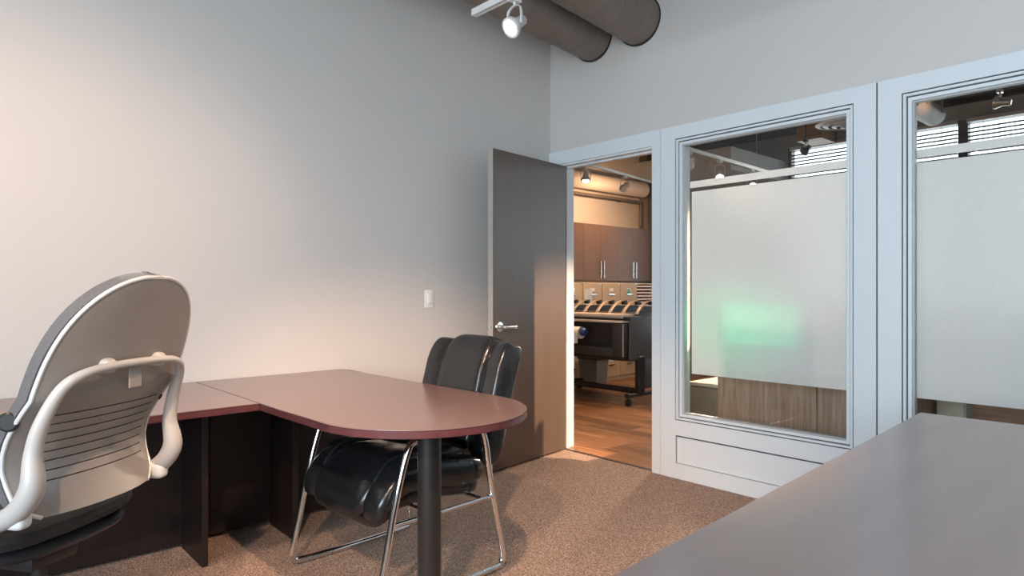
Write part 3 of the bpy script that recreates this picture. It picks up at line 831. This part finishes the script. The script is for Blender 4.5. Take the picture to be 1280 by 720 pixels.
    for s in (-1, 1):
        obj('frame_clip', pillow(bmesh.new(), s * 0.085, -0.306, 1.008, 0.020, 0.024, 0.020, 0.7), 'plastic_white', t, True)
        obj('lumbar_knob', lathe(bmesh.new(), [(0.006, 0), (0.022, 0.004), (0.024, 0.016), (0.018, 0.022)], 20, aim((s * 0.224, -0.172, 0.888), (s * 0.36, -0.26, 0.888))), 'black', t, True)
        obj('pivot_cap', pillow(bmesh.new(), s * 0.222, -0.185, 0.655, 0.020, 0.034, 0.026, 0.6), 'rim', t, True)
    obj('clip_tongue', rbox(-0.022, 0.022, -0.318, -0.312, 0.94, 1.0, 0.003, 1), 'shell', t)
    # seat
    def sbend(p):
        return Vector((p.x, p.y, p.z - 0.5 * max(0, p.y - 0.30) ** 2 + 0.25 * p.x ** 2))
    obj('seat_cushion', pillow(bmesh.new(), 0, 0.12, 0.565, 0.262, 0.255, 0.042, 0.45, 0.7, 36, 12, sbend), 'fab_dark', t, True)
    obj('seat_pan', pillow(bmesh.new(), 0, 0.10, 0.518, 0.235, 0.235, 0.035, 0.5, 0.9, 36, 12, sbend), 'black', t, True)
    obj('mechanism', rbox(-0.075, 0.075, -0.06, 0.19, 0.445, 0.495, 0.015, 2), 'black', t, True)
    for s in (-1, 1):
        bm = bmesh.new(); tube(bm, smooth_path([(s * 0.18, 0.12, 0.51), (s * 0.29, 0.11, 0.53), (s * 0.305, 0.08, 0.62), (s * 0.30, 0.06, 0.785)], 6), [(0.026, 0.014)] * 19, 10, up=(1, 0, 0))
        obj('arm_post', bm, 'plastic_white', t, True)
        obj('arm_pad', pillow(bmesh.new(), s * 0.295, 0.07, 0.80, 0.045, 0.125, 0.015, 0.5), 'black', t, True)
        obj('control_lever', rod((s * 0.10, 0.15, 0.49), (s * 0.25, 0.17, 0.485), 0.006, 8), 'black', t, True)
    obj('gas_column', lathe(bmesh.new(), [(0.026, 0.09), (0.026, 0.22), (0.019, 0.222), (0.019, 0.45)], 20), 'black', t, True)
    obj('base_hub', lathe(bmesh.new(), [(0.045, 0.075), (0.05, 0.10), (0.035, 0.135)], 20), 'black', t, True)
    for k in range(5):
        a = 2 * PI * k / 5 + 0.35
        c, s = math.cos(a), math.sin(a)
        bm = bmesh.new(); tube(bm, smooth_path([(0.02 * c, 0.02 * s, 0.11), (0.16 * c, 0.16 * s, 0.10), (0.315 * c, 0.315 * s, 0.075)], 5), [(0.024 - 0.01 * i / 10, 0.018 - 0.006 * i / 10) for i in range(11)], 10, up=(0, 0, 1))
        arm = obj('base_leg', bm, 'black', t, True)
        bm = bmesh.new()
        for o in (-0.014, 0.014):
            p = Vector((0.315 * c - s * o, 0.315 * s + c * o, 0.030))
            lathe(bm, [(0.024, -0.008), (0.030, -0.005), (0.030, 0.005), (0.024, 0.008)], 16, aim(p, p + Vector((-s, c, 0))))
        obj('caster', bm, 'black', arm, True)
    return t
# faces the left wall, turned a little away from the doorway
tf = math.radians(35)        # forward = (-cos, -sin)
fwd = Vector((-math.cos(tf), -math.sin(tf), 0))
task_chair((-2.236, 0.246, 0.0), math.atan2(fwd.y, fwd.x) - PI / 2)

# ================================================================== HALL THINGS
# upper cabinets, front plane x = -6.02, units of two doors
XU = -6.02
ys = [6.41 - 0.35, 6.41, 6.75, 7.12, 7.48, 7.856, 8.28]
UZ0, UZ1 = 1.335, 2.125
def cabinet(ya, yb, seam, label):
    t = thing('wall_cabinet', label, 'wall cabinet', (XH + 0.17, (ya + yb) / 2, UZ0), group=None)
    part('body', boxes([(XH + 0.002, XU - 0.020, ya + 0.001, yb - 0.001, UZ0, UZ1)]), 'cab', t)
    segs = [(ya, seam), (seam, yb)] if seam else [(ya, yb)]
    for i, (a, b_) in enumerate(segs):
        d = part('door', rbox(XU - 0.019, XU, a + 0.0015, b_ - 0.0015, UZ0 + 0.002, UZ1 - 0.002, 0.0015, 1), 'cab', t)
        hy = (b_ - 0.035) if i == 0 else (a + 0.035)
        bm = bmesh.new()
        pts = [(XU, hy, UZ0 + 0.05), (XU + 0.03, hy, UZ0 + 0.05), (XU + 0.03, hy, UZ0 + 0.27), (XU, hy, UZ0 + 0.27)]
        box(bm, XU + 0.024, XU + 0.034, hy - 0.006, hy + 0.006, UZ0 + 0.04, UZ0 + 0.28)
        for z in (UZ0 + 0.055, UZ0 + 0.26): box(bm, XU, XU + 0.024, hy - 0.005, hy + 0.005, z, z + 0.01)
        h = obj('handle', bm, 'satin', d, False, world=True)
    return t
cabinet(5.70, 6.75, 6.385, 'bronze wall cabinet above the printer, cut off by the door jamb')
cabinet(6.75, 7.48, 7.12, 'bronze two door wall cabinet in the middle of the row above the printer')
cabinet(7.48, 8.28, 7.856, 'bronze wall cabinet at the column end of the row above the printer')
# slim under cabinet light rail
tag(obj('light_valance', boxes([(XU - 0.035, XU - 0.015, 5.70, 8.28, UZ0 - 0.03, UZ0 - 0.001)]), 'column'), 'dark strip under the bronze wall cabinets', 'valance')

# beige filing cabinets, front plane x = -5.62
XF = -5.62
def file_cab(ya, yb, label, extra=None):
    t = thing('filing_cabinet', label, 'filing cabinet', (XF - 0.32, (ya + yb) / 2, 0))
    part('carcass', boxes([(XF - 0.66, XF - 0.012, ya + 0.002, yb - 0.002, 0.0, 1.305)]), 'file', t)
    for k in range(4):
        z0 = 0.05 + k * 0.313
        d = part('drawer', rbox(XF - 0.012, XF + 0.004, ya + 0.014, yb - 0.014, z0, z0 + 0.303, 0.003, 1), 'file', t)
        ym = (ya + yb) / 2
        obj('handle', boxes([(XF + 0.004, XF + 0.02, ym - 0.06, ym + 0.06, z0 + 0.15, z0 + 0.165)]), 'satin', d, False, world=True)
        obj('label_holder', boxes([(XF + 0.004, XF + 0.008, ym - 0.04, ym + 0.04, z0 + 0.20, z0 + 0.24)]), 'paper', d, False, world=True)
    obj('lock', lathe(bmesh.new(), [(0.011, 0), (0.011, 0.006)], 12, aim((XF + 0.002, yb - 0.035, 1.28), (XF + 1, yb - 0.035, 1.28)) if False else wm(t).inverted() @ aim((XF + 0.002, yb - 0.035, 1.285), (XF + 1, yb - 0.035, 1.285))), 'satin', t, True)
    if extra: extra(t, ya, yb)
    return t
def xa(t, ya, yb):
    part('paper_label', boxes([(XF + 0.008, XF + 0.010, ya + 0.03, ya + 0.18, 1.01, 1.22)]), 'paper_blue', t)
def xb(t, ya, yb):
    part('teal_label', boxes([(XF + 0.008, XF + 0.010, ya + 0.15, ya + 0.21, 1.13, 1.22)]), 'teal', t)
    part('yellow_tag', boxes([(XF + 0.008, XF + 0.011, ya + 0.17, ya + 0.25, 0.36, 0.46)]), 'yellow', t)
file_cab(5.90, 6.28, 'beige filing cabinet behind the printer, partly hidden by the door jamb')
file_cab(6.28, 6.66, 'beige filing cabinet behind the printer with a pale blue sheet', xa)
file_cab(6.66, 7.04, 'plain beige filing cabinet standing between labelled ones')
file_cab(7.04, 7.42, 'beige filing cabinet with teal label and yellow tag', xb)
# paper sorter at the column end
ps = thing('paper_sorter', 'pale paper sorter with many shelves beside the filing cabinets', 'paper sorter', (-5.9, 7.72, 0))
part('stand', boxes([(-6.28, -5.66, 7.46, 7.98, 0.0, 0.86)]), 'file', ps)
part('case', boxes([(-6.28, -6.26, 7.46, 7.98, 0.86, 1.30), (-6.26, -5.68, 7.46, 7.475, 0.86, 1.30), (-6.26, -5.68, 7.965, 7.98, 0.86, 1.30), (-6.26, -5.68, 7.475, 7.965, 1.285, 1.30), (-6.26, -5.68, 7.475, 7.965, 0.86, 0.872)]), 'plot_light', ps)
sh0 = None
for k in range(9):
    if sh0 is None:
        sh0 = q = part('shelf', boxes([(-6.25, -5.67, 7.476, 7.964, 0.0, 0.024)]), 'paper', ps)
        sh0.location.z += 0.0
        base_z = 0.885
        q.location = (0, 0, base_z)
    else:
        q = sh0.copy(); C.objects.link(q); q.parent = ps
        q.location = (0, 0, base_z + 0.045 * k)
# column and wall return past the cabinets
tag(obj('steel_column', rbox(XH + 0.01, XH + 0.16, 8.42, 8.58, 0.0, ZC, 0.006, 1), 'column'), 'grey brown square column at the end of the bronze cabinets', 'column')

# large format printer, facing the doorway
pr = thing('large_format_printer', 'charcoal large format printer on a wheeled stand in the doorway view', 'printer', (-4.85, 5.72, 0))
PX0, PX1 = -5.55, -4.25
part('body', rbox(PX0, PX1, 5.48, 6.02, 0.50, 0.86, 0.012, 2), 'plot_mid', pr, True)
part('front_cover', rbox(PX0 + 0.03, PX1 - 0.17, 5.405, 5.48, 0.50, 0.60, 0.012, 2), 'plot_dark', pr, True)
part('control_pod', rbox(PX1 - 0.17, PX1 - 0.005, 5.395, 5.48, 0.505, 0.855, 0.010, 2), 'plot_dark', pr, True)
part('pod_trim', rbox(PX1 - 0.022, PX1 - 0.008, 5.390, 5.396, 0.51, 0.85, 0.001, 1), 'alu', pr)
part('cavity', rbox(PX0 + 0.05, PX1 - 0.18, 5.462, 5.482, 0.61, 0.84, 0.004, 1), 'black', pr)
part('side_cover', rbox(PX1 - 0.004, PX1 + 0.022, 5.47, 6.04, 0.47, 0.93, 0.012, 2), 'plot_mid', pr, True)
part('lower_side_cover', rbox(PX1 - 0.03, PX1 + 0.010, 5.66, 6.00, 0.15, 0.47, 0.008, 2), 'plot_mid', pr, True)
part('front_lip', rbox(PX0 + 0.02, PX1 - 0.02, 5.385, 5.55, 0.860, 0.885, 0.006, 2), 'plot_light', pr, True)
part('lip_gap', boxes([(PX0 + 0.02, PX1 - 0.02, 5.40, 5.55, 0.885, 0.905)]), 'black', pr)
part('lid', rbox(PX0 + 0.02, PX1 - 0.06, 5.44, 5.66, 0.905, 0.950, 0.010, 2), 'plot_light', pr, True)
part('lid_end', rbox(PX1 - 0.058, PX1 + 0.02, 5.44, 5.66, 0.895, 0.925, 0.006, 2), 'plot_dark', pr, True)
part('rear_deck', rbox(PX0 + 0.02, PX1 + 0.02, 5.66, 6.03, 0.86, 0.965, 0.012, 2), 'plot_mid', pr, True)
for k in range(7):   # curved stacker ribs on top
    x = PX1 - 0.03 - k * 0.185
    bm = bmesh.new()
    arc = [(x, 5.64, 0.945), (x, 5.67, 0.985), (x, 5.73, 1.035), (x, 5.81, 1.075), (x, 5.89, 1.085)]
    p = smooth_path(arc, 4)
    tube(bm, p, [(0.026, 0.007)] * len(p), 8, up=(0, -0.5, 1))
    r_ = part('stacker_rib', bm, 'plot_rib', pr, True)
    obj('rib_tip', rbox(x - 0.028, x + 0.028, 5.875, 5.93, 1.04, 1.09, 0.008, 1), 'plot_dark', r_, False, world=True)
    obj('rib_web', rbox(x - 0.006, x + 0.006, 5.70, 5.92, 0.964, 1.03, 0.003, 1), 'plot_dark', r_, False, world=True)
# stand: two side feet, legs, cross bars, casters
for x in (PX0 + 0.12, PX1 + 0.005):
    part('stand_leg', rbox(x - 0.03, x + 0.03, 5.60, 5.70, 0.12, 0.505, 0.006, 1), 'black_m', pr)
    ft = part('stand_foot', rbox(x - 0.028, x + 0.028, 5.42, 6.06, 0.085, 0.125, 0.008, 1), 'black_m', pr)
    for y in (5.455, 6.02):
        bm = bmesh.new(); lathe(bm, [(0.025, -0.02), (0.038, -0.016), (0.038, 0.016), (0.025, 0.02)], 18, aim((x - 0.0, y, 0.0385), (x + 1, y, 0.0385)))
        obj('caster', bm, 'black', ft, True, world=True)
part('front_bar', rod((PX0 + 0.12, 5.50, 0.16), (PX1, 5.50, 0.16), 0.016, 10), 'black_m', pr, True)
part('rear_bar', rbox(PX0 + 0.12, PX1, 5.64, 5.67, 0.10, 0.16, 0.004, 1), 'black_m', pr)
part('under_tray', rbox(PX0, PX1 + 0.01, 5.46, 5.70, 0.46, 0.50, 0.006, 1), 'black_m', pr)
roll = thing('paper_roll', 'white paper roll with blue spindle cap in the front of the printer', 'paper roll', (-5.05, 5.432, 0.73))
part('paper', lathe(bmesh.new(), [(0.066, 0), (0.066, 0.62)], 28, aim((PX0 + 0.10, 5.385, 0.735), (0, 5.385, 0.735))), 'paper', roll, True)
part('sheet', boxes([(PX0 + 0.10, PX0 + 0.72, 5.318, 5.321, 0.625, 0.735)]), 'paper', roll)
part('spindle_cap', lathe(bmesh.new(), [(0.03, 0), (0.045, 0.004), (0.05, 0.03), (0.03, 0.07)], 24, aim((PX0 + 0.72, 5.385, 0.75), (0, 5.385, 0.75))), 'blue', roll, True)
# bin behind the printer stand
bn_ = thing('waste_bin', 'grey plastic bin standing behind the printer stand', 'bin', (-5.40, 6.24, 0))
bm = bmesh.new()
prism(bm, [(-0.15, -0.11), (0.15, -0.11), (0.15, 0.11), (-0.15, 0.11)], 0.0, 0.36)
for v in bm.verts:
    if v.co.z < 0.1: v.co.x *= 0.85; v.co.y *= 0.85
obj('bucket', bm, 'bin', bn_)
obj('rim', boxes([(-0.16, 0.16, -0.12, -0.105, 0.345, 0.37), (-0.16, 0.16, 0.105, 0.12, 0.345, 0.37), (-0.16, -0.145, -0.105, 0.105, 0.345, 0.37), (0.145, 0.16, -0.105, 0.105, 0.345, 0.37)]), 'black', bn_)

# ducts and conduits over the cabinets
hd = thing('hall_duct', 'warm lit round duct running above the bronze cabinets', 'duct', (-6.15, 7.0, 2.78))
part('tube', rod((-6.14, 4.2, 2.74), (-6.14, 8.25, 2.74), 0.12, 32), 'wall_hall', hd, True)
for y in (5.2, 6.4, 7.6): part('hanger_strap', lathe(bmesh.new(), [(0.123, -0.012), (0.123, 0.012)], 32, aim((-6.14, y, 2.74), (-6.14, y + 1, 2.74))), 'wall_hall', hd, True)
cd = thing('conduit_pipe', 'slim brown pipe under the round hall duct', 'pipe', (-6.2, 7.0, 2.55))
part('pipe', rod((-6.22, 4.2, 2.565), (-6.22, 8.2, 2.565), 0.022, 14), 'column', cd, True)
for y in (5.0, 6.6, 7.9): part('wall_bracket', boxes([(XH + 0.001, -6.22, y - 0.01, y + 0.01, 2.55, 2.58)]), 'column', cd)
part('elbow', tube(bmesh.new(), smooth_path([(-6.22, 8.2, 2.565), (-6.22, 8.29, 2.54), (-6.22, 8.30, 2.44), (-6.22, 8.30, 2.20)], 5), 0.024, 12), 'column', cd, True)

# hall tracks
HW = (1.0, 0.58, 0.31)
rail((-5.10, 5.30, 2.70), (-5.55, 8.10, 2.70), 'pale track rail in front of the bronze cabinets', 'warm_metal', w=0.016)
def on(p0, p1, f): return tuple(a + (b_ - a) * f for a, b_ in zip(p0, p1))
ra, rb = (-5.10, 5.30, 2.684), (-5.55, 8.10, 2.684)
track_head(on(ra, rb, 0.20), (-4.9, 5.5, 0.6), 'lit spotlight on the pale track, toward the door hinge side', None, 62, 'white_metal', drop=0.15, s=1.25, angle=165, col=HW)
track_head(on(ra, rb, 0.53), (-6.3, 7.3, 2.0), 'lit spotlight on the pale track, toward the column', None, 62, 'white_metal', drop=0.15, s=1.25, angle=165, col=HW)
track_head(on(ra, rb, 0.03), (-4.4, 4.9, 0.0), 'spotlight on the pale track aimed at the plank floor', None, 120, 'warm_metal', drop=0.15, s=1.25, angle=80, col=HW)
rail((-0.75, 5.2, 2.75), (1.6, 5.2, 2.75), 'pale track rail above the dark topped walnut desk', 'warm_metal', w=0.016)
track_head((-0.55, 5.2, 2.734), (-3.25, 3.50, 0.55), 'spotlight above the dark topped desk aimed through the doorway', None, 1500, 'white_metal', drop=0.15, s=1.25, angle=30, col=(1.0, 0.66, 0.42))
rail((-3.88, 5.2, 2.70), (-4.03, 8.3, 2.70), 'pale track rail seen through the top of the interior window', 'warm_metal', w=0.02)
ra, rb = (-3.88, 5.2, 2.68), (-4.03, 8.3, 2.68)
track_head(on(ra, rb, 0.285), (-5.6, 7.4, 0.6), 'pale spotlight on the hall track turned away toward the cabinets', None, 110, 'white_metal', drop=0.13, s=1.2, angle=90, col=HW)
track_head(on(ra, rb, 0.50), (-2.6, 4.6, 1.0), 'lit gimbal spotlight on the hall track aimed at the interior windows', None, 260, 'white_metal', drop=0.19, s=1.2, angle=90, col=(1.0, 0.80, 0.62))
track_head(on(ra, rb, 0.76), (-1.8, 5.2, 0.5), 'lit spotlight half hidden by the frosted band', None, 240, 'white_metal', drop=0.19, s=1.2, angle=110, col=(1.0, 0.85, 0.70))
track_head((-3.90, 8.83, 3.22), (-4.6, 7.6, 1.8), 'dark gimbal spotlight hanging before the blinds', None, 0, 'black_m', drop=0.14, s=1.25, lit=False, ceil=True)
track_head((-1.5, 7.5, 3.08), (-2.25, 7.55, 3.12), 'pale spotlight added for a reflection in the second interior window, warming the short duct', None, 30, 'warm_metal', drop=0.12, s=1.3, angle=60, col=HW, ceil=True)  # added lamp, warms the duct that stands for a reflection

# round ceiling diffuser
cdf = thing('ceiling_diffuser', 'round ceiling air diffuser with concentric rings above the blinds', 'air diffuser', (-3.50, 9.10, 3.42))
obj('neck', lathe(bmesh.new(), [(0.12, 0.0), (0.12, ZC - 3.42)], 32), 'white_metal', cdf, True)
for k, r in enumerate((0.36, 0.26, 0.16, 0.06)):
    obj('ring', lathe(bmesh.new(), [(r, -0.002), (r, -0.012 - 0.016 * k), (r - 0.055, -0.03 - 0.016 * k), (r - 0.058, -0.022 - 0.016 * k), (r - 0.01, -0.004)], 40), 'white_metal', cdf, True)
# beam, and bulkhead with painted-in warm light, on the window wall
tag(obj('ceiling_beam', boxes([(XH, -4.72, 8.35, 9.98, 2.88, 3.20)]), 'beam'), 'pale grey beam left of the hall windows', 'beam')
tag(obj('ceiling_bulkhead', boxes([(-4.31, -3.95, 9.45, 9.93, 3.36, ZC)]), 'bulkhead_painted_glow'), 'boxed bulkhead above the blinds with warm light painted into its colour', 'bulkhead')
reflected_duct = thing('spiral_duct', 'short brown duct added for a reflection in the second interior window', 'duct', (-2.25, 8.6, 3.12))  # added duct, stands for the office duct mirrored in the glass
part('tube', rod((-2.27, 7.5, 3.14), (-2.27, 8.35, 3.14), 0.115, 36), 'duct', reflected_duct, True)
for y, x in ((7.7, -2.25), (8.2, -2.25)): part('hanger_strap', boxes([(x - 0.142, x - 0.134, y - 0.015, y + 0.015, 3.12, ZC), (x + 0.096, x + 0.104, y - 0.015, y + 0.015, 3.12, ZC)]), 'duct', reflected_duct)

# workstation behind the glass
wk = thing('walnut_workstation', 'walnut fronted desk standing behind the first interior window', 'desk', (-1.7, 4.25, 0))
for a, b_ in ((-2.331, -1.682), (-1.676, -1.15)):
    part('front_panel', rbox(a, b_, 3.95, 3.972, 0.02, 0.715, 0.002, 1), 'walnut', wk)
part('worktop', rbox(-2.35, -1.13, 3.94, 4.65, 0.716, 0.745, 0.003, 1), 'walnut_x', wk)
part('end_panel', rbox(-2.331, -2.307, 3.973, 4.64, 0.0, 0.715, 0.002, 1), 'walnut', wk)
part('end_panel', rbox(-1.175, -1.15, 3.973, 4.64, 0.0, 0.715, 0.002, 1), 'walnut', wk)
mo = thing('desk_monitor', 'flat screen glowing green behind the frosted film', 'monitor', (-2.055, 4.00, 0.745))
obj('screen', boxes([(-0.25, 0.25, -0.012, -0.010, 0.10, 0.365)]), 'screen', mo)
obj('housing', rbox(-0.26, 0.26, -0.010, 0.025, 0.085, 0.38, 0.005, 1), 'black', mo)
obj('neck', rbox(-0.03, 0.03, 0.025, 0.04, 0.0, 0.2, 0.004, 1), 'black', mo)
obj('foot', rbox(-0.12, 0.12, -0.04, 0.12, 0.0, 0.012, 0.004, 1), 'black', mo)
pd = thing('low_pedestal', 'low taupe drawer pedestal beside the walnut workstation', 'pedestal', (-2.5, 4.35, 0))
part('carcass', boxes([(-2.65, -2.355, 4.12, 4.60, 0.0, 0.52)]), 'taupe', pd)
part('top', rbox(-2.655, -2.352, 4.105, 4.61, 0.521, 0.545, 0.002, 1), 'taupe_l', pd)
for z0 in (0.03, 0.275):
    d = part('drawer', rbox(-2.645, -2.36, 4.105, 4.119, z0, z0 + 0.235, 0.002, 1), 'taupe', pd)
    obj('handle', boxes([(-2.45, -2.445, 4.092, 4.105, z0 + 0.10, z0 + 0.16)]), 'satin', d, False, world=True)
wk2 = thing('walnut_workstation', 'dark topped walnut desk seen under the frosted film of the second window', 'desk', (-0.3, 4.7, 0))
part('worktop', rbox(-0.98, 0.9, 4.20, 4.90, 0.705, 0.745, 0.003, 1), 'black_m', wk2)
part('front_panel', rbox(-0.96, -0.03, 4.22, 4.242, 0.02, 0.704, 0.002, 1), 'walnut_x', wk2)
part('front_panel', rbox(-0.026, 0.88, 4.22, 4.242, 0.02, 0.704, 0.002, 1), 'walnut_x', wk2)
part('desk_clamp', rbox(-0.74, -0.70, 4.185, 4.219, 0.655, 0.72, 0.003, 1), 'black', wk2)
bp = thing('low_pedestal', 'beige pedestal under the second interior window, left of the dark topped desk', 'pedestal', (-1.05, 4.5, 0))
part('carcass', boxes([(-1.122, -0.985, 4.18, 4.78, 0.0, 0.70)]), 'taupe_l', bp)
part('drawer', rbox(-1.117, -0.99, 4.165, 4.179, 0.36, 0.69, 0.002, 1), 'taupe_l', bp)
part('drawer', rbox(-1.117, -0.99, 4.165, 4.179, 0.03, 0.35, 0.002, 1), 'taupe_l', bp)
